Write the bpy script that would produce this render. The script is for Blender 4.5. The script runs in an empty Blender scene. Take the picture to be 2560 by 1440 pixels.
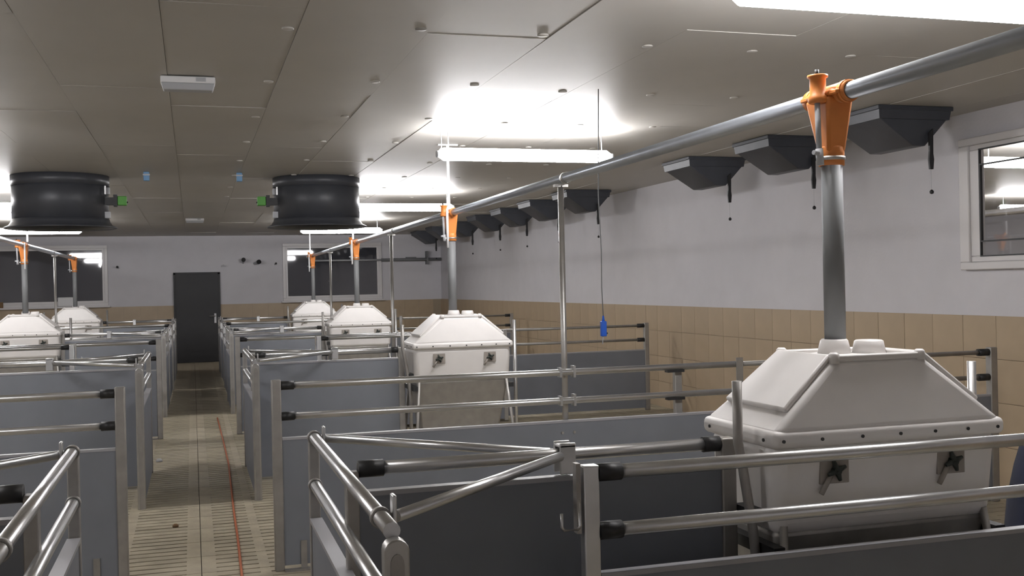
import bpy, bmesh, math, random
from mathutils import Vector, Matrix
random.seed(7)
PI = math.pi
scene = bpy.context.scene
col = scene.collection

# ------------------------------------------------------------------ camera
F_PX, YAW, PITCH, ROLL = 2632.2, 0.2947, -0.0035, -0.0214
CAM = Vector((-0.017, 0.0, 1.644))
fwd = Vector((math.sin(YAW)*math.cos(PITCH), math.cos(YAW)*math.cos(PITCH), math.sin(PITCH)))
r0 = Vector((math.cos(YAW), -math.sin(YAW), 0)); u0 = r0.cross(fwd)
rgt = r0*math.cos(ROLL) + u0*math.sin(ROLL); up = -r0*math.sin(ROLL) + u0*math.cos(ROLL)
cd = bpy.data.cameras.new('camera'); cam = bpy.data.objects.new('camera', cd); col.objects.link(cam)
cd.sensor_width = 36; cd.lens = F_PX/2560*36; cd.clip_start = 0.05; cd.clip_end = 200
M = Matrix((rgt, up, -fwd)).transposed().to_4x4(); M.translation = CAM; cam.matrix_world = M
scene.camera = cam
# ------------------------------------------------------------------ world, exposure
w = bpy.data.worlds.new('night'); scene.world = w; w.use_nodes = True
w.node_tree.nodes['Background'].inputs[0].default_value = (0.02, 0.022, 0.03, 1)
w.node_tree.nodes['Background'].inputs[1].default_value = 0.2
vs = scene.view_settings
vs.view_transform = 'Standard'; vs.look = 'None'; vs.exposure = 0.0; vs.gamma = 1.0; vs.use_curve_mapping = False
LAMP = 73.0

# ------------------------------------------------------------------ materials
def mat(name, c, rough=0.5, metal=0.0, var=0.0, scale=8.0, bump=0.0, bscale=60.0, ior=1.5, stretch=None):
    m = bpy.data.materials.new(name); m.use_nodes = True
    nt = m.node_tree; b = nt.nodes['Principled BSDF']
    b.inputs['Base Color'].default_value = (*c, 1); b.inputs['Roughness'].default_value = rough
    b.inputs['Metallic'].default_value = metal; b.inputs['IOR'].default_value = ior
    if var or bump:
        tc = nt.nodes.new('ShaderNodeTexCoord'); mp = nt.nodes.new('ShaderNodeMapping')
        nt.links.new(tc.outputs['Object'], mp.inputs['Vector'])
        if stretch: mp.inputs['Scale'].default_value = stretch
    if var:
        n = nt.nodes.new('ShaderNodeTexNoise'); n.inputs['Scale'].default_value = scale; n.inputs['Detail'].default_value = 5
        nt.links.new(mp.outputs['Vector'], n.inputs['Vector'])
        r = nt.nodes.new('ShaderNodeValToRGB')
        r.color_ramp.elements[0].position = 0.3; r.color_ramp.elements[1].position = 0.7
        r.color_ramp.elements[0].color = (*[x*(1-var) for x in c], 1)
        r.color_ramp.elements[1].color = (*[min(1, x*(1+var)) for x in c], 1)
        nt.links.new(n.outputs['Fac'], r.inputs['Fac']); nt.links.new(r.outputs['Color'], b.inputs['Base Color'])
    if bump:
        n2 = nt.nodes.new('ShaderNodeTexNoise'); n2.inputs['Scale'].default_value = bscale; n2.inputs['Detail'].default_value = 3
        nt.links.new(mp.outputs['Vector'], n2.inputs['Vector'])
        bp = nt.nodes.new('ShaderNodeBump'); bp.inputs['Strength'].default_value = bump; bp.inputs['Distance'].default_value = 0.01
        nt.links.new(n2.outputs['Fac'], bp.inputs['Height']); nt.links.new(bp.outputs['Normal'], b.inputs['Normal'])
    return m
def emis(name, c, s):
    m = bpy.data.materials.new(name); m.use_nodes = True
    b = m.node_tree.nodes['Principled BSDF']
    b.inputs['Base Color'].default_value = (0.8, 0.8, 0.8, 1)
    b.inputs['Emission Color'].default_value = (*c, 1); b.inputs['Emission Strength'].default_value = s
    return m
MT = dict(
    wall=mat('white_plaster', (0.655, 0.645, 0.675), 0.8, var=0.03, scale=3, bump=0.12, bscale=40),
    tile=mat('beige_tile', (0.43, 0.335, 0.225), 0.4, var=0.07, scale=2.5),
    grout=mat('grout', (0.36, 0.30, 0.22), 0.9),
    ceil=mat('ceiling_board', (0.47, 0.45, 0.415), 0.5, var=0.03, scale=2, bump=0.05, bscale=8),
    ceilback=mat('ceiling_joint', (0.42, 0.40, 0.35), 0.8),
    floor=mat('concrete_slat', (0.38, 0.335, 0.25), 0.75, var=0.16, scale=5, bump=0.15, bscale=50),
    pit=mat('pit_dark', (0.02, 0.018, 0.015), 0.9),
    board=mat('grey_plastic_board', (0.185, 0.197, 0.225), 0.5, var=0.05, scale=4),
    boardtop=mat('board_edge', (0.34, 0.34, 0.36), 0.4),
    galv=mat('galvanised_steel', (0.66, 0.66, 0.66), 0.30, 0.88, var=0.05, scale=14),
    dull=mat('dull_galvanised', (0.36, 0.345, 0.325), 0.48, 0.6, var=0.1, scale=12),
    steel=mat('brushed_steel', (0.47, 0.46, 0.44), 0.38, 0.8, var=0.08, scale=10),
    white=mat('white_polyethylene', (0.73, 0.705, 0.685), 0.42, var=0.03, scale=6),
    whitepl=mat('white_plastic', (0.75, 0.75, 0.76), 0.4),
    greypl=mat('pale_grey_plastic', (0.42, 0.43, 0.45), 0.45),
    orange=mat('orange_plastic', (0.70, 0.24, 0.055), 0.45, var=0.06, scale=10),
    pvc=mat('grey_pvc', (0.175, 0.18, 0.185), 0.6, var=0.04, scale=6),
    black=mat('black_plastic', (0.018, 0.018, 0.019), 0.5, var=0.1, scale=20),
    inlet=mat('anthracite_plastic', (0.050, 0.054, 0.065), 0.45, var=0.08, scale=10),
    fan=mat('fan_black', (0.05, 0.053, 0.062), 0.42, var=0.08, scale=6),
    green=mat('green_plastic', (0.09, 0.32, 0.05), 0.5),
    blue=mat('blue_plastic', (0.02, 0.12, 0.62), 0.4),
    blue2=mat('pale_blue_plastic', (0.15, 0.30, 0.50), 0.5),
    navy=mat('navy_fabric', (0.006, 0.009, 0.026), 0.85, var=0.3, scale=6, bump=0.3, bscale=12),
    glass=mat('dark_window_glass', (0.055, 0.056, 0.066), 0.03, ior=1.9),
    door=mat('dark_door_leaf', (0.022, 0.022, 0.024), 0.5, var=0.05),
    frame=mat('window_frame_white', (0.70, 0.68, 0.68), 0.35),
    smoke=mat('smoky_plate', (0.30, 0.27, 0.24), 0.25, var=0.08, scale=20),
    knob=mat('dark_star_knob', (0.016, 0.022, 0.018), 0.5),
    red=mat('red_cord', (0.42, 0.13, 0.06), 0.8),
    brown=mat('brown_card', (0.20, 0.12, 0.06), 0.8),
    zinc=mat('zinc_pipe', (0.50, 0.54, 0.60), 0.32, 0.7, var=0.04, scale=10),
    clear=None,
    lamp=emis('lit_tube', (1.0, 0.985, 1.0), LAMP),
)
def clear_glass():
    m = bpy.data.materials.new('clear_window_glass'); m.use_nodes = True; nt = m.node_tree
    nt.nodes.clear(); out = nt.nodes.new('ShaderNodeOutputMaterial'); mx = nt.nodes.new('ShaderNodeMixShader')
    tr_ = nt.nodes.new('ShaderNodeBsdfTransparent'); gl = nt.nodes.new('ShaderNodeBsdfGlossy'); gl.inputs['Roughness'].default_value = 0.02
    mx.inputs[0].default_value = 0.10
    nt.links.new(tr_.outputs[0], mx.inputs[1]); nt.links.new(gl.outputs[0], mx.inputs[2])
    nt.links.new(mx.outputs[0], out.inputs[0]); return m
MT['clear'] = clear_glass()
# ------------------------------------------------------------------ mesh helpers
class MB:
    def __init__(s): s.bm = bmesh.new()
    def face(s, vs, smooth=False):
        try:
            f = s.bm.faces.new(vs); f.smooth = smooth; return f
        except ValueError: return None
    def box(s, x0, x1, y0, y1, z0, z1):
        v = [s.bm.verts.new(p) for p in ((x0,y0,z0),(x1,y0,z0),(x1,y1,z0),(x0,y1,z0),(x0,y0,z1),(x1,y0,z1),(x1,y1,z1),(x0,y1,z1))]
        for q in ((3,2,1,0),(4,5,6,7),(0,1,5,4),(1,2,6,5),(2,3,7,6),(3,0,4,7)): s.face([v[i] for i in q])
        return s
    def frustum(s, a, z0, b, z1):    # a, b = (x0,x1,y0,y1)
        v = [s.bm.verts.new(p) for p in ((a[0],a[2],z0),(a[1],a[2],z0),(a[1],a[3],z0),(a[0],a[3],z0),(b[0],b[2],z1),(b[1],b[2],z1),(b[1],b[3],z1),(b[0],b[3],z1))]
        for q in ((3,2,1,0),(4,5,6,7),(0,1,5,4),(1,2,6,5),(2,3,7,6),(3,0,4,7)): s.face([v[i] for i in q])
        return s
    def poly(s, pts, d):             # prism: polygon points (3D) extruded by vector d
        d = Vector(d); a = [s.bm.verts.new(p) for p in pts]; b = [s.bm.verts.new(Vector(p)+d) for p in pts]
        s.face(a[::-1]); s.face(b); n = len(a)
        for i in range(n): s.face([a[i], a[(i+1) % n], b[(i+1) % n], b[i]])
        return s
    def tube(s, pts, r, seg=12, cap=True):
        pts = [Vector(p) for p in pts]; rings = []; n = len(pts)
        rs = r if isinstance(r, (list, tuple)) else [r]*n
        t0 = (pts[1]-pts[0]).normalized(); ref = Vector((0,0,1)) if abs(t0.z) < 0.9 else Vector((1,0,0))
        for i, p in enumerate(pts):
            t = (pts[min(i+1, n-1)]-pts[max(i-1, 0)]).normalized()
            a = t.cross(ref).normalized(); b = t.cross(a)
            rings.append([s.bm.verts.new(p+(a*math.cos(k*2*PI/seg)+b*math.sin(k*2*PI/seg))*rs[i]) for k in range(seg)])
        for i in range(n-1):
            for k in range(seg): s.face([rings[i][k], rings[i][(k+1) % seg], rings[i+1][(k+1) % seg], rings[i+1][k]], True)
        if cap: s.face(rings[0][::-1]); s.face(rings[-1])
        return s
    def lathe(s, prof, c=(0,0,0), seg=32, closed=False, smooth=True):
        rings = [[s.bm.verts.new((c[0]+r*math.cos(k*2*PI/seg), c[1]+r*math.sin(k*2*PI/seg), c[2]+z)) for k in range(seg)] for r, z in prof]
        n = len(rings)
        for i in range(n if closed else n-1):
            A, B = rings[i], rings[(i+1) % n]
            for k in range(seg): s.face([A[k], A[(k+1) % seg], B[(k+1) % seg], B[k]], smooth)
        if not closed: s.face(rings[0][::-1]); s.face(rings[-1])
        return s
    def build(s, name, m, parent=None, loc=None, bevel=0.0, bseg=2):
        bmesh.ops.recalc_face_normals(s.bm, faces=s.bm.faces)
        me = bpy.data.meshes.new(name); s.bm.to_mesh(me); s.bm.free()
        me.materials.append(MT[m] if isinstance(m, str) else m)
        o = bpy.data.objects.new(name, me); col.objects.link(o)
        if parent: o.parent = parent
        if loc: o.location = loc
        if bevel:
            b = o.modifiers.new('bevel', 'BEVEL'); b.width = bevel; b.segments = bseg; b.limit_method = 'ANGLE'; b.angle_limit = 0.5
            for p in me.polygons: p.use_smooth = True
            me.set_sharp_from_angle(angle=0.9) if hasattr(me, 'set_sharp_from_angle') else None
        return o
def tag(o, label, cat, group=None):
    o['label'] = label; o['category'] = cat
    if group: o['group'] = group
    return o
def thing(name, label, cat, loc=(0,0,0), rz=0.0, group=None):
    o = bpy.data.objects.new(name, None); col.objects.link(o); o.empty_display_size = 0.1
    o.location = loc; o.rotation_euler = (0, 0, rz)
    return tag(o, label, cat, group)
def struct(o): o['kind'] = 'structure'; return o
def put(mesh_obj, parent, loc, rz=0.0):
    c = mesh_obj.copy(); col.objects.link(c); c.parent = parent; c.location = loc; c.rotation_euler = (0, 0, rz); return c
def copy_tree(o, parent=None):
    c = o.copy(); col.objects.link(c); c.parent = parent
    for ch in list(o.children): copy_tree(ch, c)
    return c
def dup(o, label, loc, rz=None):
    c = copy_tree(o); c['label'] = label; c.location = loc
    if rz is not None: c.rotation_euler = (0, 0, rz)
    return c

# ------------------------------------------------------------------ room dimensions
XW, YD, YB, HC, HT = 5.85, 25.33, -1.5, 2.918, 1.325
P = 6.06
# floor
def slat_panel(mb, ox, oy, slots, wx=0.8, wy=0.4, z1=0.0, z0=-0.06):
    e = 0.002
    xs = [0.0]
    cols = []
    for a, b in slots: cols.append((a, b))
    prev = e
    for a, b in cols:
        mb.box(ox+prev, ox+a, oy+0.003, oy+wy-0.003, z0, z1)
        for r in range(4):
            mb.box(ox+a, ox+b, oy+r*0.1+0.010, oy+(r+1)*0.1-0.010, z0, z1)
        prev = b
    mb.box(ox+prev, ox+wx-e, oy+0.003, oy+wy-0.003, z0, z1)
SR = [(0.085, 0.33), (0.39, 0.715)]
SL = [(0.085, 0.30), (0.37, 0.715)]
fl = MB().box(-XW, XW, YB, YD, -0.45, -0.40).build('floor', 'pit'); struct(fl)
mr = MB(); slat_panel(mr, 0, 0, SR); pr = mr.build('slatted_floor_panel', 'floor', fl, (0, 2.0, 0))
ml = MB(); slat_panel(ml, 0, 0, SL); pl = ml.build('slatted_floor_panel', 'floor', fl, (-0.8, 2.0, 0))
single = set()
for j in range(58):
    y = 2.0+j*0.4
    for i, src in ((0, pr), (-1, pl)):
        single.add((i, j))
        if j: put(src, fl, (i*0.8, y, 0))
for j in range(2, 12):
    for i in range(1, 7):
        single.add((i, j)); put(pr, fl, (i*0.8, 2.0+j*0.4, 0))
mb = MB()
for j in range(-9, 59):
    for i in range(-8, 8):
        if (i, j) not in single and -XW-0.8 < i*0.8 < XW:
            slat_panel(mb, i*0.8, 2.0+j*0.4, SR if i >= 0 else SL)
fr = mb.build('slatted_floor_panel', 'floor', fl); fr['kind'] = 'stuff'

# ceiling with board rows
ce = MB().box(-XW, XW, YB, YD, HC+0.02, HC+0.12).build('ceiling', 'ceilback'); struct(ce)
bw, bl = 0.635, 2.71
mb = MB().box(0.0012, bw-0.0012, 0.0012, bl-0.0012, 0, 0.03); cp = mb.build('ceiling_board', 'ceil', ce, (0, 0, HC))
cpx = [1.14+bw*n for n in range(-11, 8)]
first = True
for n, x in enumerate(cpx):
    yo = 4.85 if n % 2 else 4.22
    if n % 4 == 3: yo = 5.20
    y = yo-3*bl
    while y < YD:
        if y+bl > YB:
            o = cp if first else put(cp, ce, (0, 0, 0)); first = False
            o.location = (x, y, HC-random.uniform(0.0, 0.004))
            o.rotation_euler = (random.uniform(-0.0012, 0.0012), random.uniform(-0.004, 0.004), 0)
        y += bl
ws = MB().lathe([(0.0, -0.001), (0.026, 0.0), (0.030, 0.003), (0.028, 0.010), (0.0, 0.010)], seg=12).build('washer', 'ceil', ce, (1.09, 5.1, HC-0.010))
for x in cpx[10:17]:
    for k in range(-1, 8):
        y = 5.1+1.36*k+(0.0 if abs(x-1.78) < .1 or abs(x-1.14) < .1 else 0.12)
        put(ws, ce, (x-0.05, y, HC-0.010))

# walls
wr = struct(MB().box(XW, XW+0.15, YB, 4.70, -0.06, HC+0.12).box(XW, XW+0.15, 6.93, YD+0.3, -0.06, HC+0.12).box(XW, XW+0.15, 4.70, 6.93, -0.06, 1.70).box(XW, XW+0.15, 4.70, 6.93, 2.69, HC+0.12).build('wall_right', 'wall'))
wf = struct(MB().box(-XW, XW, YD, YD+0.3, -0.06, HC+0.12).build('wall_far', 'wall'))
wl = struct(MB().box(-XW-0.3, -XW, YB, YD+0.3, -0.06, HC+0.12).build('wall_left', 'wall'))
wb = struct(MB().box(-XW-0.3, XW+0.3, YB-0.3, YB, -0.06, HC+0.12).build('wall_back', 'wall'))
TW, TH = 0.36, HT/4
MB().box(XW-0.004, XW, YB, YD, 0, HT-0.002).build('tile_bed', 'grout', wr)
tr = MB().box(-0.012, 0, 0.002, TW-0.002, 0.002, TH-0.002).build('wall_tile', 'tile', wr, (XW, YD-TW, 3*TH))
nt_ = int((YD-0.2)/TW)
for j in range(4):
    for i in range(nt_):
        if (i, j) != (0, 3): put(tr, wr, (XW+random.uniform(-0.001, 0.001), YD-TW*(i+1), j*TH))
MB().box(-XW, -0.43, YD-0.004, YD, 0, HT-0.002).box(0.60, XW, YD-0.004, YD, 0, HT-0.002).build('tile_bed', 'grout', wf)
tf = MB().box(0.002, TW-0.002, -0.012, 0, 0.002, TH-0.002).build('wall_tile', 'tile', wf, (0.60, YD, 3*TH))
for j in range(4):
    for i in range(14):
        if (i, j) != (0, 3): put(tf, wf, (0.60+TW*i, YD+random.uniform(-0.001, 0.001), j*TH))
    for i in range(15): put(tf, wf, (-0.43-TW*(i+1), YD+random.uniform(-0.001, 0.001), j*TH))
mb = MB()
for j in range(4):
    for i in range(72): mb.box(-XW, -XW+0.012, YB+0.2+TW*i+0.002, YB+0.2+TW*(i+1)-0.002, j*TH+0.002, (j+1)*TH-0.002)
t = mb.build('wall_tile', 'tile', wl); t['kind'] = 'stuff'

# windows
def frame_rect(mb, a0, a1, z0, z1, wd, d0, d1, axis):
    def bx(p0, p1, q0, q1):
        if axis == 'x': mb.box(p0, p1, d0, d1, q0, q1)
        else: mb.box(d0, d1, p0, p1, q0, q1)
    bx(a0, a1, z0, z0+wd); bx(a0, a1, z1-wd, z1); bx(a0, a0+wd, z0+wd, z1-wd); bx(a1-wd, a1, z0+wd, z1-wd)
def far_window(n, x0, x1):
    wn = MB(); frame_rect(wn, x0, x1, 1.36, 2.72, 0.07, YD-0.05, YD, 'x')
    o = struct(wn.build('window_%d' % n, 'frame', bevel=0.006))
    s = MB(); frame_rect(s, x0+0.07, x1-0.07, 1.43, 2.65, 0.045, YD-0.035, YD-0.004, 'x'); s.build('sash', 'frame', o)
    MB().box(x0+0.11, x1-0.11, YD-0.018, YD-0.008, 1.47, 2.61).build('pane', 'glass', o)
    MB().box(x0-0.04, x1+0.04, YD-0.12, YD, 1.325, 1.36).build('window_sill', 'frame', o)
    return o
far_window(1, 2.03, 4.38)
far_window(2, -4.25, -1.83)
wn = MB(); wn.box(XW-0.045, XW+0.03, 4.60, 6.95, 1.68, 1.74).box(XW-0.045, XW+0.03, 4.60, 6.95, 2.65, 2.71).box(XW-0.045, XW+0.03, 4.60, 4.73, 1.74, 2.65).box(XW-0.045, XW+0.03, 6.84, 6.95, 1.74, 2.65)
o = struct(wn.build('window_3', 'frame', bevel=0.008))
s = MB(); s.box(XW-0.03, XW+0.02, 4.73, 6.84, 1.74, 1.785).box(XW-0.03, XW+0.02, 4.73, 6.84, 2.61, 2.65).box(XW-0.03, XW+0.02, 4.73, 4.82, 1.785, 2.61).box(XW-0.03, XW+0.02, 6.735, 6.84, 1.785, 2.61); s.build('sash', 'frame', o, bevel=0.006)
g = MB(); frame_rect(g, 4.815, 6.74, 1.780, 2.615, 0.010, XW-0.033, XW-0.014, 'y'); g.build('glazing_seal', 'black', o)
MB().box(XW-0.016, XW-0.010, 4.82, 6.735, 1.785, 2.61).build('pane', 'clear', o)
# lit neighbouring compartment seen through that window
nx0, nx1, ny0, ny1 = XW+0.15, 17.0, 2.0, 20.0
struct(MB().box(nx0, nx1, ny0, ny1, HC, HC+0.1).build('ceiling_next_room', 'ceil'))
struct(MB().box(nx0, nx1, ny0, ny1, -0.1, 0.0).build('floor_next_room', 'floor'))
struct(MB().box(nx0, nx1+0.1, ny1, ny1+0.1, -0.1, HC+0.1).build('wall_next_far', 'wall'))
struct(MB().box(nx1, nx1+0.1, ny0, ny1, -0.1, HC+0.1).build('wall_next_right', 'wall'))
struct(MB().box(nx0, nx1, ny0-0.1, ny0, -0.1, HC+0.1).build('wall_next_near', 'wall'))
g = MB(); frame_rect(g, 4.815, 6.735, 1.893, 2.497, 0.012, XW-0.034, XW-0.012, 'y'); g.build('glazing_seal', 'black', o)
# door
d = MB(); d.box(-0.43, -0.385, YD-0.06, YD, 0, 2.06).box(0.55, 0.60, YD-0.06, YD, 0, 2.06).box(-0.43, 0.60, YD-0.06, YD, 2.03, 2.075)
d1 = struct(d.build('door_1', 'black'))
MB().box(-0.385, 0.55, YD-0.045, YD-0.005, 0.01, 2.03).build('door_leaf', 'door', d1)
MB().box(0.455, 0.50, YD-0.052, YD-0.044, 0.90, 1.12).build('handle_plate', 'whitepl', d1)
h = MB().tube([(0.478, YD-0.05, 1.06), (0.478, YD-0.10, 1.06), (0.33, YD-0.10, 1.06)], 0.010, 8).build('door_handle', 'steel', d1)

# ------------------------------------------------------------------ lamps
def make_lamp(label, x, y, z=2.70, ln=1.52):
    t = thing('tube_lamp', label, 'lamp', (x, y, z), 0, 'fluorescent tube lamps under the ceiling')
    h = ln/2
    MB().tube([(-h+0.02, 0, 0), (-h+0.06, 0, 0), (h-0.06, 0, 0), (h-0.02, 0, 0)], [0.026, 0.052, 0.052, 0.026], 20).build('diffuser', 'lamp', t)
    for s in (-1, 1):
        MB().tube([(s*h, 0, 0), (s*(h-0.02), 0, 0)], 0.027, 12).build('end_cap', 'greypl', t)
        MB().tube([(s*(h-0.1), 0, 0.044), (s*(h-0.1), 0, HC-z-0.004)], 0.004, 6).build('suspension_cord', 'greypl', t)
    return t
lamp_y = [3.45, 8.24, 13.85, 19.45]
names = ['at the top right corner, nearest the camera', 'at the upper middle of the picture, second from the camera', 'glowing right beside the right black fan shaft', 'farthest on the right, under the right fan shaft']
for y, n in zip(lamp_y, names): make_lamp('lit fluorescent tube lamp ' + n, 2.635, y)
make_lamp('lit fluorescent tube lamp beside the left black fan shaft', -2.60, 13.85)
make_lamp('lit fluorescent tube lamp under the left black fan shaft', -2.53, 19.1)
make_lamp('lit fluorescent tube lamp over the left pens, second from the camera', -2.60, 8.24)
make_lamp('lit fluorescent tube lamp over the left pens, nearest the camera', -2.60, 3.45)

make_lamp('lit tube lamp seen through the right window, upper and nearer one', 7.86, 8.2)
make_lamp('lit tube lamp seen through the right window, lower and farther one', 13.1, 13.85)
make_lamp('unseen tube lamp added to brighten the room beyond the right window, nearer row', 7.86, 13.85)  # out of sight, added to brighten the neighbouring room
make_lamp('unseen tube lamp added as fill light beyond the right window, farther row', 13.1, 8.2)  # added fill for the neighbouring room, unseen from the camera
# ------------------------------------------------------------------ feed lines, poles, drops
PX, PZ = 2.255, 2.312
for s, lab in ((1, 'right'), (-1, 'left')):
    t = thing('feed_pipe', 'long galvanised feed pipe running under the ceiling over the %s pens' % lab, 'pipe', (s*PX, 0, PZ), 0, 'feed lines')
    MB().tube([(0, -1.4, 0), (0, 22.6, 0)], 0.031, 20).build('pipe', 'zinc', t)
    for y in (6.29, 12.35, 18.41):
        MB().lathe([(0.033, -0.02), (0.037, -0.02), (0.037, 0.02), (0.033, 0.02)], seg=16, closed=True).build('pipe_clamp', 'steel', t).matrix_local = Matrix.Translation((0, y, 0)) @ Matrix.Rotation(PI/2, 4, 'X')
t = thing('feed_pipe', 'galvanised feed pipe seen through the right window', 'pipe', (8.3, 0, PZ), 0, 'feed lines')
MB().tube([(0, 2.2, 0), (0, 19.8, 0)], 0.031, 14).build('pipe', 'galv', t)
def make_pole():
    t = thing('support_pole', '', 'pole', (0, 0, 0), 0, 'galvanised poles carrying the feed lines')
    MB().tube([(0, 0, 0), (0, 0, PZ-0.045)], 0.019, 14).build('shaft', 'steel', t)
    MB().box(-0.04, 0.04, -0.03, 0.03, 0, 0.008).build('foot_plate', 'dull', t)
    m = MB(); m.box(-0.045, 0.045, -0.018, 0.018, PZ-0.055, PZ-0.038); m.build('saddle', 'steel', t)
    return t
pole = make_pole(); pole['label'] = 'tall galvanised pole standing at the nearest right fence, carrying the feed pipe'; pole.location = (2.235, 6.337, 0)
dup(pole, 'tall galvanised pole behind the second right feeder', (2.235, 12.468, 0))
dup(pole, 'tall galvanised pole between the two farthest right feeders', (2.235, 18.498, 0))
dup(pole, 'tall galvanised pole between the two left feeders', (-2.235, 18.498, 0))
dup(pole, 'tall galvanised pole at the left fence near the picture edge', (-2.235, 12.468, 0))

def make_drop():
    t = thing('feed_outlet', '', 'feed outlet', (0, 0, 1.40), 0, 'orange feed outlets with grey drop pipes')
    z = PZ-1.40
    MB().tube([(0, 0, -0.005), (0, 0, 0.70)], 0.0385, 20).build('drop_pipe', 'pvc', t)
    ob = MB()
    ob.frustum((-0.037, 0.037, -0.037, 0.037), 0.70, (-0.062, 0.05, -0.075, 0.075), 0.90)
    ob.frustum((-0.062, 0.05, -0.075, 0.075), 0.90, (-0.055, 0.048, -0.085, 0.085), 0.925)
    body = ob.build('outlet_body', 'orange', t, bevel=0.012)
    MB().lathe([(0.0395, 0.655), (0.046, 0.655), (0.046, 0.72), (0.043, 0.725), (0.0395, 0.725)], seg=24, closed=True).build('collar', 'orange', t)
    c = MB().lathe([(0.046, 0.674), (0.049, 0.674), (0.049, 0.688), (0.046, 0.688)], seg=24, closed=True); c.box(-0.058, -0.046, -0.012, 0.002, 0.672, 0.690); c.build('hose_clamp', 'steel', t)
    sd = MB().lathe([(0.0315, -0.13), (0.038, -0.13), (0.038, 0.13), (0.0315, 0.13)], seg=24, closed=True).build('saddle', 'orange', t); sd.matrix_local = Matrix.Translation((0, 0, z)) @ Matrix.Rotation(PI/2, 4, 'X')
    fl_ = MB().box(-0.055, 0.055, -0.115, 0.115, z-0.010, z+0.006); fl_.build('saddle_flange', 'orange', t, bevel=0.004)
    for s in (-1, 1):
        MB().tube([(0, s*0.095, z), (0, s*0.115, z)], 0.0415, 20).build('saddle_rib', 'orange', t)
    cp_ = MB().lathe([(0.030, z-0.035), (0.036, z-0.03), (0.036, z-0.01), (0.029, z-0.005), (0.029, z+0.055), (0.037, z+0.06), (0.037, z+0.068), (0.0, z+0.068)], c=(-0.072, -0.03, 0), seg=20); cp_.build('slide_cap', 'orange', t)
    MB().tube([(-0.085, -0.045, z+0.06), (-0.085, -0.045, z+0.085)], 0.008, 8).build('stop_knob', 'black', t)
    MB().tube([(-0.082, -0.04, z-0.03), (-0.078, -0.04, z-0.22)], 0.0105, 10).build('pull_rod', 'greypl', t)
    tg = MB().tube([(-0.078, -0.04, z-0.20), (-0.074, -0.04, z-0.26)], 0.014, 10); tg.tube([(-0.108, -0.05, z-0.215), (-0.07, -0.04, z-0.218)], 0.009, 8); tg.build('toggle', 'greypl', t)
    return t
dr = make_drop(); dr['label'] = 'large orange feed outlet with grey drop pipe above the nearest feeder'; dr.location = (PX-0.005, 3.37, 1.40)
dl = ['orange feed outlet with grey drop pipe above the second right feeder', 'orange feed outlet with drop pipe in front of the far right window, nearer one', 'orange feed outlet with drop pipe over the farthest right feeder']
drops = [dr]
for k in (1, 2, 3): drops.append(dup(dr, dl[k-1], (PX-0.005, 3.37+P*k, 1.40)))
dup(dr, 'orange feed outlet with drop pipe over the nearer left feeder', (-PX, 3.37+P*2, 1.40))
dup(dr, 'orange feed outlet with drop pipe over the farther left feeder', (-PX, 3.37+P*3, 1.40))
def make_hanger():
    t = thing('pipe_hanger', '', 'hanger', (0, 0, PZ), 0, 'bright rods hanging the feed lines')
    top = HC-PZ-0.006
    MB().box(-0.012, 0.012, -0.004, 0.004, 0.034, top).build('strap', 'whitepl', t)
    MB().box(-0.09, 0.09, -0.02, 0.02, top-0.012, top).build('ceiling_plate', 'whitepl', t)
    MB().tube([(-0.028, -0.05, -0.33), (-0.028, -0.05, 0.02)], 0.011, 10).build('slide_rod', 'whitepl', t)
    return t
hg = make_hanger(); hg['label'] = 'white hanging strap above the second right orange outlet'; hg.location = (PX-0.075, 3.37+P-0.22, PZ)
dup(hg, 'white hanging strap above the third right orange outlet', (PX-0.075, 3.37+2*P-0.22, PZ))
dup(hg, 'white hanging strap above the farthest right orange outlet', (PX-0.075, 3.37+3*P-0.22, PZ))
dup(hg, 'white hanging strap by the nearer left orange outlet', (-PX+0.075, 3.37+2*P-0.22, PZ))

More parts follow.
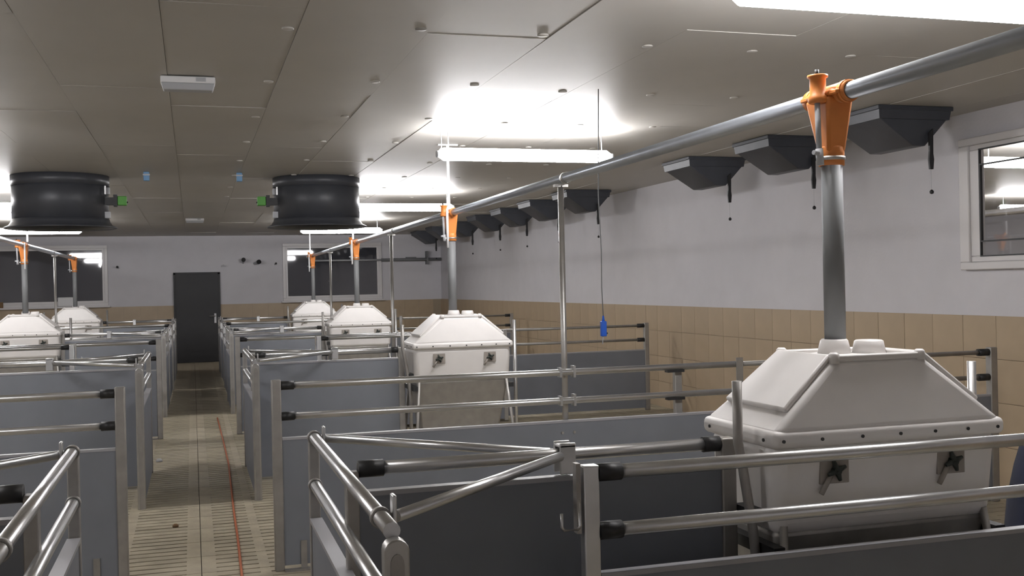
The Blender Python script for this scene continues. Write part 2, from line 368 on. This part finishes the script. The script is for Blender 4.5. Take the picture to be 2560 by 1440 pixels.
# ------------------------------------------------------------------ feeders
def make_feeder():
    t = thing('feeder', '', 'feeder', (0, 0, 0), 0, 'white hopper feeders')
    hx, hy = 0.462, 0.252
    # body
    b = MB(); b.frustum((-0.436, 0.436, -0.205, 0.205), 0.785, (-0.446, 0.446, -0.238, 0.238), 1.10)
    b.build('body', 'white', t, bevel=0.045, bseg=4)
    MB().frustum((-0.36, 0.36, -0.07, 0.07), 0.30, (-0.425, 0.425, -0.195, 0.195), 0.80).build('lower_hopper', 'dull', t, bevel=0.02)
    # lid
    l = MB()
    l.frustum((-hx, hx, -hy, hy), 1.082, (-hx, hx, -hy, hy), 1.142)
    l.frustum((-hx+0.004, hx-0.004, -hy+0.004, hy-0.004), 1.13, (-0.180, 0.180, -0.175, 0.175), 1.365)
    lid = l.build('lid', 'white', t, bevel=0.022, bseg=4)
    # raised hatch covers on the two long slopes
    for s in (-1, 1):
        def on(u, y, dz):   # u 0 top .. 1 rim
            x = 0.185+(hx-0.004-0.185)*u; z = 1.365+(1.13-1.365)*u
            nx, nz = 0.235, 0.281; L = math.hypot(nx, nz)
            return Vector((s*(x+nx/L*dz), y, z+nz/L*dz))
        h = MB(); v = []
        for dz in (-0.004, 0.018):
            for (u, y) in ((-0.02, -0.165), (0.72, -0.203), (0.72, 0.203), (-0.02, 0.165)): v.append(h.bm.verts.new(on(u, y, dz)))
        for q in ((3,2,1,0),(4,5,6,7),(0,1,5,4),(1,2,6,5),(2,3,7,6),(3,0,4,7)): h.face([v[i] for i in q])
        h.build('slope_hatch', 'white', t, bevel=0.008, bseg=2)
    rim = MB()
    for (x0, x1, y0, y1) in ((-0.185, 0.185, -0.18, -0.155), (-0.185, 0.185, 0.155, 0.18), (-0.185, -0.16, -0.155, 0.155), (0.16, 0.185, -0.155, 0.155)): rim.box(x0, x1, y0, y1, 1.355, 1.378)
    rim.build('top_rim', 'white', t, bevel=0.006)
    for (x, y) in ((-0.173, -0.167), (0.173, -0.167), (-0.173, 0.167), (0.173, 0.167)):
        MB().lathe([(0.020, 1.35), (0.019, 1.380), (0.012, 1.387), (0.0, 1.387)], c=(x, y, 0), seg=14).build('corner_bump', 'white', lid)
    MB().lathe([(0.062, 1.36), (0.050, 1.412), (0.044, 1.418), (0.0395, 1.416), (0.0395, 1.36)], c=(-0.005, 0.08, 0), seg=24, closed=True).build('spout', 'white', t)
    MB().lathe([(0.062, 1.36), (0.052, 1.408), (0.046, 1.412), (0.0, 1.412)], c=(0.115, 0.04, 0), seg=24).build('closed_spout', 'white', t)
    for x in (-0.425, -0.28, -0.125, 0.025, 0.165, 0.30, 0.425):
        MB().tube([(x, -hy-0.004, 1.11), (x, -hy+0.01, 1.11)], 0.006, 8).build('screw', 'black', lid)
    for y in (-0.19, 0.0, 0.19):
        MB().tube([(-hx-0.004, y, 1.11), (-hx+0.01, y, 1.11)], 0.006, 8).build('screw', 'black', lid)
    # adjusting windows with star knobs
    for x in (-0.222, 0.245):
        yf = -0.226
        p = MB(); p.box(x-0.056, x+0.056, yf-0.006, yf+0.02, 0.955, 1.06); pw = p.build('adjuster_plate', 'smoke', t, bevel=0.002)
        k = MB()
        for a in range(4):
            an = 0.35+a*PI/2
            k.tube([(x, yf-0.02, 1.0), (x+0.036*math.cos(an), yf-0.02, 1.0+0.036*math.sin(an))], [0.013, 0.006], 8)
        k.tube([(x, yf+0.005, 1.0), (x, yf-0.03, 1.0)], 0.014, 10)
        k.build('star_knob', 'knob', pw)
        MB().tube([(x-0.015, yf-0.012, 0.99), (x-0.058, yf-0.014, 0.925)], 0.009, 8).build('adjuster_lever', 'smoke', pw)
    # trough and stand
    tg = MB(); tg.frustum((-0.43, 0.43, -0.20, 0.20), 0.02, (-0.45, 0.45, -0.29, 0.29), 0.16); tg.build('trough', 'steel', t, bevel=0.01)
    MB().box(-0.45, 0.45, -0.012, 0.012, 0.15, 0.32).build('trough_divider', 'dull', t)
    for sx in (-1, 1):
        for sy in (-1, 1):
            MB().tube([(sx*0.445, sy*0.27, 0.0), (sx*0.44, sy*0.27, 0.36), (sx*0.40, sy*0.20, 0.82)], 0.014, 10).build('leg', 'dull', t)
        MB().box(sx*0.44-0.02, sx*0.44+0.02, -0.24, 0.24, 0.72, 0.76).build('side_bar', 'black', t)
    MB().tube([(-0.53, -0.14, 1.305), (-0.53, -0.14, 1.10), (-0.522, -0.14, 1.06), (-0.48, -0.14, 0.80), (-0.468, -0.14, 0.66), (-0.465, -0.14, 0.05)], 0.0165, 12).build('drinker_pipe', 'dull', t)
    MB().tube([(0.56, 0.03, 1.315), (0.56, 0.03, 0.05)], 0.0165, 12).build('drinker_pipe', 'galv', t)
    MB().box(-0.485, -0.44, -0.16, -0.02, 0.83, 0.87).build('pipe_bracket', 'black', t)
    return t
fd = make_feeder(); fd['label'] = 'large white plastic feeder in the right foreground behind two rails'; fd.location = (2.25, 3.29, 0)
dup(fd, 'white plastic feeder, second from the camera on the right', (2.262, 3.29+P, 0))
dup(fd, 'white plastic feeder in front of the far right window, third from the camera', (2.25, 3.29+2*P, 0))
dup(fd, 'white plastic feeder farthest away on the right', (2.25, 3.29+3*P, 0))
dup(fd, 'white plastic feeder cut by the left picture edge', (-2.25, 3.32+2*P, 0))
dup(fd, 'white plastic feeder on the left, farther one by the far window', (-2.25, 3.32+3*P, 0))

# ------------------------------------------------------------------ pen fences
RH1, RH2, PH = 1.08, 0.90, 0.776
RR = 0.0205
def make_fence(s):
    t = thing('pen_fence', '', 'fence', (0, 0, 0), 0, 'pen fences across the barn')
    X = lambda a, b: (min(s*a, s*b), max(s*a, s*b))
    x0, x1 = X(0.455, 5.47)
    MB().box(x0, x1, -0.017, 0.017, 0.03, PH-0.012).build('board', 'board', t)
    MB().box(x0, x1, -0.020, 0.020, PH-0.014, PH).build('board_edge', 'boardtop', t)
    a, b = X(0.40, 0.456); MB().box(a, b, -0.028, 0.028, 0, 1.115).build('post', 'dull', t, bevel=0.006)
    a, b = X(5.47, 5.53); MB().box(a, b, -0.028, 0.028, 0, 1.115).build('post', 'dull', t, bevel=0.006)
    a, b = X(3.0, 3.05); MB().box(a, b, 0.03, 0.07, 0, 1.06).build('post', 'dull', t, bevel=0.004)
    for z in (RH1, RH2):
        MB().tube([(s*0.50, 0, z), (s*3.48, 0, z)], RR, 14).build('rail', 'galv', t)
        MB().tube([(s*3.40, 0, z), (s*5.44, 0, z)], 0.0165, 12).build('rail', 'dull', t)
        MB().tube([(s*0.455, 0, z), (s*0.53, 0, z)], 0.026, 12).build('end_cap', 'black', t)
        MB().tube([(s*5.38, 0, z), (s*5.47, 0, z)], 0.026, 12).build('end_cap', 'black', t)
        a, b = X(2.93, 3.05); MB().box(a, b, -0.01, 0.04, z-0.035, z-0.018).build('rail_seat', 'black', t)
        a, b = X(2.18, 2.195); MB().box(a, b, -0.026, 0.03, z-0.030, z+0.030).build('clamp_plate', 'galv', t)
        a, b = X(2.27, 2.285); MB().box(a, b, -0.026, 0.03, z-0.034, z+0.040).build('clamp_plate', 'galv', t)
    a, b = X(3.42, 3.47); MB().box(a, b, -0.028, -0.022, RH2-0.05, RH1+0.045).build('joint_strap', 'steel', t)
    for x in (2.19, 2.27): MB().tube([(s*x, -0.024, 0.70), (s*x, -0.016, 0.70)], 0.009, 10).build('bolt', 'dull', t)
    a, b = X(0.55, 0.585); MB().box(a, b, -0.026, -0.017, 0.0, 0.17).build('foot_bracket', 'dull', t)
    a, b = X(0.455, 0.70); MB().box(a, b, -0.06, -0.017, 0.0, 0.012).build('foot_bracket', 'dull', t)
    return t
yA = [6.29, 12.42, 18.45]
fR = make_fence(1); fR['label'] = 'grey board fence with two long rails crossing the right side, nearest of its kind'; fR.location = (0, yA[0], 0)
dup(fR, 'grey board fence behind the second right feeder, with two rails', (0, yA[1], 0))
dup(fR, 'grey board fence by the far right feeders, with two rails', (0, yA[2], 0))
fL = make_fence(-1); fL['label'] = 'grey board fence with two rails at left, nearest of its kind'; fL.location = (0, yA[0], 0)
dup(fL, 'grey board fence with two rails in front of the nearer left feeder', (0, yA[1], 0))
dup(fL, 'grey board fence with two rails between the two left feeders', (0, yA[2], 0))

def make_divider(s):
    t = thing('pen_divider', '', 'divider', (0, 0, 0), 0, 'solid dividers between aisle and feeders')
    X = lambda a, b: (min(s*a, s*b), max(s*a, s*b))
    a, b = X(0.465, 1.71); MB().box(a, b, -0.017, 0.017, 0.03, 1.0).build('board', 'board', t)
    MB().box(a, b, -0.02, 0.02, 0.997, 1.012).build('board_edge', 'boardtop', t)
    a, b = X(0.425, 0.466); MB().box(a, b, -0.024, 0.024, 0, 1.075).build('post', 'dull', t, bevel=0.005)
    a, b = X(1.71, 1.765); MB().box(a, b, -0.026, 0.026, 0, 1.10).build('post', 'dull', t, bevel=0.005)
    MB().tube([(s*0.50, 0, RH1), (s*1.68, 0, RH1)], RR+0.001, 16).build('rail', 'galv', t)
    MB().tube([(s*0.466, 0, RH1), (s*0.545, 0, RH1)], 0.0265, 14).build('end_cap', 'black', t)
    MB().tube([(s*1.65, 0, RH1), (s*1.712, 0, RH1)], 0.0265, 14).build('end_cap', 'black', t)
    a, b = X(1.12, 1.175)
    br = MB(); br.box(a, b, -0.034, -0.024, RH1-0.06, RH1+0.042); br.box(a, b, 0.024, 0.034, RH1-0.06, RH1+0.042); br.box(a, b, -0.034, 0.034, RH1+0.026, RH1+0.036)
    br.build('brace_bracket', 'galv', t, bevel=0.003)
    return t
def make_barrier(s):
    t = thing('aisle_barrier', '', 'barrier', (0, 0, 0), 0, 'short barriers along the aisle')
    X = lambda a, b: (min(s*a, s*b), max(s*a, s*b))
    y0, y1 = -0.88, 0.79
    cx = s*0.415
    a, b = X(0.40, 0.43)
    MB().box(a, b, y0+0.03, y1-0.03, 0.03, PH-0.012).build('board', 'board', t)
    a, b = X(0.392, 0.438); MB().box(a, b, y0+0.03, y1-0.03, PH-0.014, PH).build('board_edge', 'boardtop', t)
    # near post: rounded channel
    pts = [(-0.029, 0), (0.029, 0), (0.029, 1.042)]
    pts += [(0.029*math.cos(k*PI/8), 1.042+0.026*math.sin(k*PI/8)) for k in range(1, 8)] + [(-0.029, 1.042)]
    m = MB(); m.poly([(cx+s*0.004+p, y0-0.02, z) for p, z in pts], (0, 0.045, 0)); m.build('post', 'steel', t, bevel=0.004)
    m = MB(); m.poly([(cx+s*0.004+p*0.55, y0-0.024, z*0.97) for p, z in pts], (0, 0.006, 0)); m.build('post_groove', 'dull', t)
    a, b = X(0.395, 0.435); MB().box(a, b, y1-0.02, y1+0.02, 0, 1.09).build('post', 'dull', t, bevel=0.004)
    for z in (RH1, RH2): MB().tube([(cx, y0+0.02, z), (cx, y1-0.015, z)], RR, 16).build('rail', 'galv', t)
    for y, z in ((y0+0.17, RH1), (y1-0.03, RH1), (y1-0.03, RH2)):
        o = MB().lathe([(RR, -0.011), (RR+0.006, -0.011), (RR+0.006, 0.011), (RR, 0.011)], seg=18, closed=True).build('clamp_ring', 'dull', t)
        o.matrix_local = Matrix.Translation((cx, y, z)) @ Matrix.Rotation(PI/2, 4, 'X')
    a, b = X(0.442, 0.452)
    MB().box(a, b, y0+0.15, y0+0.19, RH1-0.02, RH1+0.055).build('brace_lug', 'galv', t, bevel=0.003)
    MB().box(a, b, y1-0.08, y1-0.04, RH1-0.02, RH1+0.045).build('brace_lug', 'galv', t, bevel=0.003)
    MB().tube([(s*0.452, y0+0.17, RH1+0.0), (s*1.115, -0.046, RH1+0.002)], 0.0155, 14).build('brace', 'galv', t)
    MB().tube([(s*0.452, y1-0.06, RH1+0.0), (s*1.115, 0.046, RH1+0.002)], 0.0155, 14).build('brace', 'galv', t)
    return t
ordn = ['nearest the camera', 'second from the camera', 'third from the camera', 'farthest from the camera']
for s, side in ((1, 'right'), (-1, 'left')):
    dv = make_divider(s); bq = make_barrier(s)
    for k in range(4):
        y = 3.27+P*k
        l1 = 'tall grey board divider with one top rail %s of the aisle, %s' % (side, ordn[k])
        l2 = 'short aisle barrier with two rails and slanting braces on the %s, %s' % (side, ordn[k])
        if k == 0:
            dv['label'] = l1; dv.location = (0, y, 0); bq['label'] = l2; bq.location = (0, y, 0)
        else: dup(dv, l1, (0, y, 0)); dup(bq, l2, (0, y, 0))

# ------------------------------------------------------------------ gates
def make_gate(ln):
    t = thing('pen_gate', '', 'gate', (0, 0, 0), 0, 'loose pen gates')
    MB().box(0.05, ln-0.05, -0.016, 0.016, 0.04, PH-0.012).build('board', 'board', t)
    MB().box(0.05, ln-0.05, -0.019, 0.019, PH-0.014, PH).build('board_edge', 'boardtop', t)
    MB().box(0.0, 0.05, -0.02, 0.02, 0.02, 1.10).build('post', 'galv', t, bevel=0.004)
    MB().box(ln-0.05, ln, -0.02, 0.02, 0.02, 1.10).build('post', 'galv', t, bevel=0.004)
    for z in (RH1-0.005, RH2):
        MB().tube([(0.08, 0, z), (ln-0.08, 0, z)], RR+0.001, 16).build('rail', 'galv', t)
        MB().tube([(0.05, 0, z), (0.125, 0, z)], 0.027, 14).build('end_cap', 'black', t)
        MB().tube([(ln-0.125, 0, z), (ln-0.05, 0, z)], 0.027, 14).build('end_cap', 'black', t)
    MB().box(-0.022, -0.008, -0.015, 0.015, 0.90, 1.108).build('latch_plate', 'dull', t)
    MB().tube([(-0.014, -0.01, 1.0), (-0.014, -0.02, 0.925), (-0.022, -0.02, 0.915), (-0.065, -0.02, 0.915), (-0.072, -0.02, 0.925), (-0.072, -0.02, 0.965)], 0.005, 8).build('latch_rod', 'galv', t)
    return t
g1 = make_gate(2.25); g1['label'] = 'grey gate with two rails and latch standing in front of the nearest feeder'; g1.location = (1.085, 2.945, 0)
dup(g1, 'gate with bright end post leaning behind the second right divider', (1.29, 12.10, 0))
dup(g1, 'gate with bright end post in front of the nearer left feeder', (-1.27, 12.10, 0), PI)
g2 = make_gate(1.95); g2['label'] = 'closed gate along the right of the aisle, nearer one'; g2.location = (0.43, 16.31, 0); g2.rotation_euler = (0, 0, PI/2)
dup(g2, 'closed gate along the right of the aisle, farther one', (0.43, 18.57, 0), PI/2)
dup(g2, 'closed gate along the left of the aisle, nearer one', (-0.43, 16.31, 0), PI/2)
dup(g2, 'closed gate along the left of the aisle, farther one', (-0.43, 18.57, 0), PI/2)

# ------------------------------------------------------------------ ceiling air inlets
def make_inlet():
    t = thing('air_inlet', '', 'air inlet', (0, 0, HC), 0, 'dark funnel air inlets along the right wall')
    hx, ly = 0.32, 0.62
    MB().box(-hx-0.012, hx+0.012, -0.012, ly+0.012, -0.035, -0.004).build('flange', 'inlet', t, bevel=0.004)
    MB().frustum((-hx+0.01, hx-0.01, 0.01, ly-0.01), -0.10, (-hx, hx, 0.0, ly), -0.03).build('collar', 'inlet', t)
    f = MB(); f.frustum((0.01, 0.12, 0.05, ly-0.04), -0.295, (-hx+0.02, hx-0.02, 0.02, ly-0.02), -0.095); f.build('funnel', 'inlet', t, bevel=0.008)
    MB().poly([(0.12, 0.0, -0.20), (0.155, 0.0, -0.17), (0.152, 0.0, -0.36), (0.158, 0.0, -0.40), (0.150, 0.0, -0.475), (0.122, 0.0, -0.475), (0.115, 0.0, -0.40), (0.122, 0.0, -0.34)], (0, 0.018, 0)).build('lever', 'black', t)
    MB().tube([(0.135, 0.009, -0.47), (0.137, 0.009, -0.63)], 0.0012, 5).build('cord', 'greypl', t)
    MB().lathe([(0.0, -0.018), (0.014, -0.012), (0.016, 0.004), (0.006, 0.016), (0.0, 0.016)], c=(0.137, 0.009, -0.645), seg=10).build('cord_weight', 'black', t)
    return t
iy = [6.66, 8.23, 9.78, 13.48, 15.12, 16.72, 18.33, 20.3, 21.95, 23.6]
il = ['nearest, right of the big orange outlet', 'half hidden behind the big orange outlet', 'last before the wide gap', 'first beyond the wide gap', 'beside the nearest pole, second beyond the wide gap', 'third beyond the wide gap', 'fourth beyond the wide gap', 'just right of the second orange outlet', 'hidden mostly by the second orange outlet', 'farthest, by the far corner']
ii = make_inlet()
for k, (y, l) in enumerate(zip(iy, il)):
    lab = 'dark funnel air inlet under the ceiling, ' + l
    if k == 0: ii['label'] = lab; ii.location = (5.19, y, HC)
    else: dup(ii, lab, (5.19 + 0.003*k, y, HC))
dup(ii, 'dark funnel air inlet cut by the right picture edge', (5.19, 3.97, HC))

# ------------------------------------------------------------------ exhaust fans
def make_fan(s, label, x):
    t = thing('exhaust_shaft', label, 'fan shaft', (x, 12.33, HC), 0, 'black round exhaust shafts')
    R_ = 0.487
    MB().lathe([(R_, -0.50), (R_, -0.004), (R_-0.03, -0.004), (R_-0.03, -0.50)], seg=48, closed=True).build('shaft', 'fan', t)
    MB().lathe([(R_, -0.115), (R_+0.010, -0.115), (R_+0.010, -0.002), (R_, -0.002)], seg=48, closed=True).build('top_band', 'fan', t)
    MB().lathe([(R_-0.03, -0.47), (R_+0.004, -0.47), (R_+0.012, -0.50), (R_+0.035, -0.535), (R_+0.075, -0.555), (R_+0.085, -0.562), (R_+0.075, -0.570), (R_+0.02, -0.56), (R_-0.03, -0.52)], seg=48, closed=True).build('inlet_flare', 'fan', t)
    MB().lathe([(0.06, -0.30), (0.06, -0.12), (0.0, -0.12)], seg=20).build('motor', 'fan', t)
    for k in range(4):
        a = k*PI/2+0.4
        MB().poly([(0.05*math.cos(a), 0.05*math.sin(a), -0.20), (0.44*math.cos(a), 0.44*math.sin(a), -0.17), (0.44*math.cos(a+0.28), 0.44*math.sin(a+0.28), -0.24), (0.05*math.cos(a+0.8), 0.05*math.sin(a+0.8), -0.26)], (0, 0, 0.008)).build('blade', 'fan', t)
    d = -s
    y = -0.12
    br = MB()
    xs = lambda a, b: (min(d*a, d*b), max(d*a, d*b))
    a, b = xs(0.44, 0.545); br.box(a, b, y-0.045, y+0.045, -0.32, -0.24); br.build('servo_bracket', 'black', t)
    a, b = xs(0.545, 0.585); MB().box(a, b, y-0.06, y+0.06, -0.335, -0.21).build('servo_plate', 'black', t)
    a, b = xs(0.585, 0.68); sv = MB().box(a, b, y-0.05, y+0.05, -0.325, -0.225).build('servo_motor', 'green', t, bevel=0.008)
    MB().tube([(d*0.68, y, -0.29), (d*0.69, y, -0.29)], 0.010, 8).build('cable_gland', 'black', sv)
    a, b = xs(0.46, 0.475); MB().box(a, b, y-0.10, y-0.085, -0.21, -0.12).build('hinge_strip', 'galv', t)
    for z in (-0.17, -0.43): 
        a, b = xs(0.455, 0.51); MB().box(a, b, y-0.05, y+0.02, z-0.035, z+0.035).build('clip', 'greypl', t)
    return t
make_fan(1, 'black round exhaust shaft with green motor, right of the aisle', 1.385)
make_fan(-1, 'black round exhaust shaft with green motor, left of the aisle', -1.36)

# ------------------------------------------------------------------ ceiling small things
def make_emergency(label, x, y):
    t = thing('emergency_light', label, 'light fitting', (x, y, HC), 0, 'unlit emergency lights over the aisle')
    MB().box(-0.155, 0.155, -0.06, 0.06, -0.045, -0.006).build('housing', 'whitepl', t, bevel=0.006)
    MB().frustum((-0.140, 0.140, -0.045, 0.045), -0.085, (-0.152, 0.152, -0.057, 0.057), -0.045).build('diffuser', 'greypl', t, bevel=0.006)
    MB().box(0.045, 0.10, -0.064, -0.058, -0.035, -0.012).build('badge', 'greypl', t)
    return t
make_emergency('unlit white emergency light on the ceiling near the top left', -0.015, 6.55)
make_emergency('small unlit emergency light far down the ceiling over the aisle', 0.05, 19.2)
for x, l in ((-0.455, 'small pale blue box on the ceiling beside the left fan shaft'), (0.495, 'small pale blue box on the ceiling beside the right fan shaft')):
    t = thing('sensor_box', l, 'sensor', (x, 11.75, HC), 0, 'pale blue ceiling boxes')
    MB().box(-0.03, 0.03, -0.03, 0.03, -0.10, -0.006).build('case', 'blue2', t, bevel=0.006)
    MB().box(-0.035, 0.035, -0.035, 0.035, -0.045, -0.03).build('band', 'greypl', t)
t = thing('pendant_switch', 'blue pendant switch hanging on a thin grey cord beside the tall pole', 'switch', (2.555, 6.43, 1.26), 0)
b = MB(); b.box(-0.020, 0.020, -0.014, 0.014, 0.03, 0.13); b.build('handle', 'blue', t, bevel=0.006)
MB().lathe([(0.006, 0.128), (0.010, 0.13), (0.006, 0.165), (0.0, 0.165)], seg=10).build('cord_sleeve', 'blue', t)
MB().tube([(-0.004, 0, 0.035), (-0.008, 0, -0.02)], 0.004, 6).build('tail', 'greypl', t)
MB().tube([(0.028, 0, 0.05), (0.018, 0, 0.05)], 0.006, 8).build('button', 'black', t)
MB().tube([(0, 0, 0.16), (-0.006, 0, 0.35), (-0.004, 0, 0.6), (-0.016, 0, 0.95), (-0.008, 0, 1.3), (0.0, 0, HC-1.26-0.008)], 0.0035, 6).build('cord', 'pvc', t)
t = tag(MB().tube([(1.95, 8.4, HC-0.01), (1.945, 8.35, HC-0.10), (1.93, 8.3, HC-0.16), (1.90, 8.26, HC-0.19), (1.905, 8.24, HC-0.215)], 0.004, 6).build('lamp_cable', 'greypl'), 'short grey cable looping to the left end of the middle lamp', 'cable')

# ------------------------------------------------------------------ far wall fittings
def stub(label, x, z, dx, dz, ln=0.22, r=0.028, capm='black'):
    t = thing('pipe_stub', label, 'pipe stub', (x, YD-0.002, z), 0, 'pipe stubs on the far wall')
    MB().tube([(0, 0, 0), (dx, -ln, dz)], r*0.8, 12).build('pipe', 'greypl', t)
    MB().tube([(dx*0.95, -ln*0.95, dz*0.95), (dx*1.15, -ln*1.15, dz*1.15)], r*1.5, 14).build('end_cap', capm, t)
stub('white pipe stub with black end on the far wall, left one above the door', 1.13, 2.28, 0.0, 0.06, 0.2, 0.032)
stub('white pipe stub with black end on the far wall, right one above the door', 1.38, 2.26, 0.09, 0.03, 0.2, 0.034)
stub('small grey pipe stub on the far wall nearest the door', 0.68, 2.22, 0.0, 0.0, 0.08, 0.016, 'greypl')
stub('small dark pipe stub on the far wall beside the right window', 1.85, 2.23, 0.02, 0.02, 0.10, 0.016)
stub('small pipe stub on the far wall beside the left window', -1.60, 2.20, -0.02, 0.02, 0.10, 0.018)
t = thing('wall_pipe', 'horizontal grey pipe fixed to the far wall across the right window', 'pipe', (0, YD-0.16, 2.30), 0)
MB().tube([(2.72, 0, 0), (4.45, 0, 0)], 0.022, 12).build('pipe', 'greypl', t)
MB().tube([(4.35, 0, 0), (5.83, 0, 0)], 0.036, 12).build('pipe', 'pvc', t)
MB().box(5.46, 5.50, -0.04, 0.155, -0.12, 0.20).build('wall_clip', 'pvc', t)
MB().box(4.95, 5.20, -0.03, 0.03, 0.03, 0.06).build('wall_clip', 'pvc', t)
o = MB(); o.box(-2.88, -2.50, YD-0.11, YD-0.06, 1.362, 1.57); o = o.build('paper_box', 'whitepl', bevel=0.02); tag(o, 'white carton standing on the sill of the left far window', 'carton')
o = MB(); o.box(-4.15, -3.98, YD-0.11, YD-0.055, 1.36, 1.49); o = o.build('cardboard_box', 'brown', bevel=0.01); tag(o, 'brown carton on the left far window sill at the picture edge', 'carton')

# ------------------------------------------------------------------ loose things
tag(MB().tube([(0.21, 5.9, 0.004), (0.22, 6.25, 0.004), (0.235, 7.2, 0.004), (0.242, 8.1, 0.004), (0.275, 10.3, 0.004), (0.27, 12.0, 0.004), (0.255, 14.1, 0.004)], 0.008, 6).build('marking_cord', 'red'), 'thin red cord lying along the aisle floor', 'cord')
o = MB().lathe([(0.02, 0.0), (0.022, 0.01), (0.012, 0.022), (0.0, 0.024)], c=(0, 0, 0), seg=9).build('debris_lump', 'brown'); o.location = (-0.165, 7.72, 0); tag(o, 'small brown lump on the aisle floor', 'debris')
# navy cloth bundle behind the near gate
sk = MB()
prof = [(0.30, 0.0), (0.315, 0.12), (0.31, 0.35), (0.285, 0.55), (0.25, 0.72), (0.21, 0.84), (0.14, 0.90), (0.05, 0.915)]
seg = 22; rings = []
for r, z in prof:
    rings.append([sk.bm.verts.new((r*(1+0.06*math.sin(3*a+z*4))*math.cos(a)*0.9, r*(1+0.06*math.sin(5*a-z*6))*math.sin(a)*0.7, z)) for a in [k*2*PI/seg for k in range(seg)]])
for A, B in zip(rings, rings[1:]):
    for k in range(seg): sk.face([A[k], A[(k+1) % seg], B[(k+1) % seg], B[k]], True)
sk.face(rings[0][::-1]); sk.face(rings[-1])
o = sk.build('navy_sack', 'navy'); o.location = (3.925, 4.05, 0); tag(o, 'dark navy blue bundle standing at the right picture edge beside the feeder', 'sack')

o = MB().lathe([(0.03, 0.0), (0.034, 0.012), (0.015, 0.03), (0.0, 0.032)], c=(0, 0, 0), seg=9).build('debris_lump', 'greypl'); o.location = (-0.36, 10.75, 0); tag(o, 'small grey lump on the aisle floor beside a left post', 'debris')
# the pen rows and feed lines run very slightly askew to the side wall
SKEW = 0.0042
for o in list(col.objects):
    if o.parent is None:
        k = o.name.split('.')[0]
        if k in ('feeder', 'feed_outlet', 'pipe_hanger', 'support_pole', 'pen_fence', 'pen_divider', 'aisle_barrier', 'pen_gate'):
            left = 'left' in o.get('label', '')
            if left and k in ('pen_divider', 'aisle_barrier'): o.location.x -= 0.02
            if left and k in ('feed_outlet', 'feeder', 'support_pole', 'pipe_hanger'): o.location.x += 0.03
            o.location.x += SKEW*(o.location.y-4.0)
        elif k == 'feed_pipe' and abs(o.location.x) < 5:
            o.rotation_euler = (0, 0, -SKEW); o.location.x += -SKEW*4.0 + (0.03 if o.location.x < 0 else 0.0)
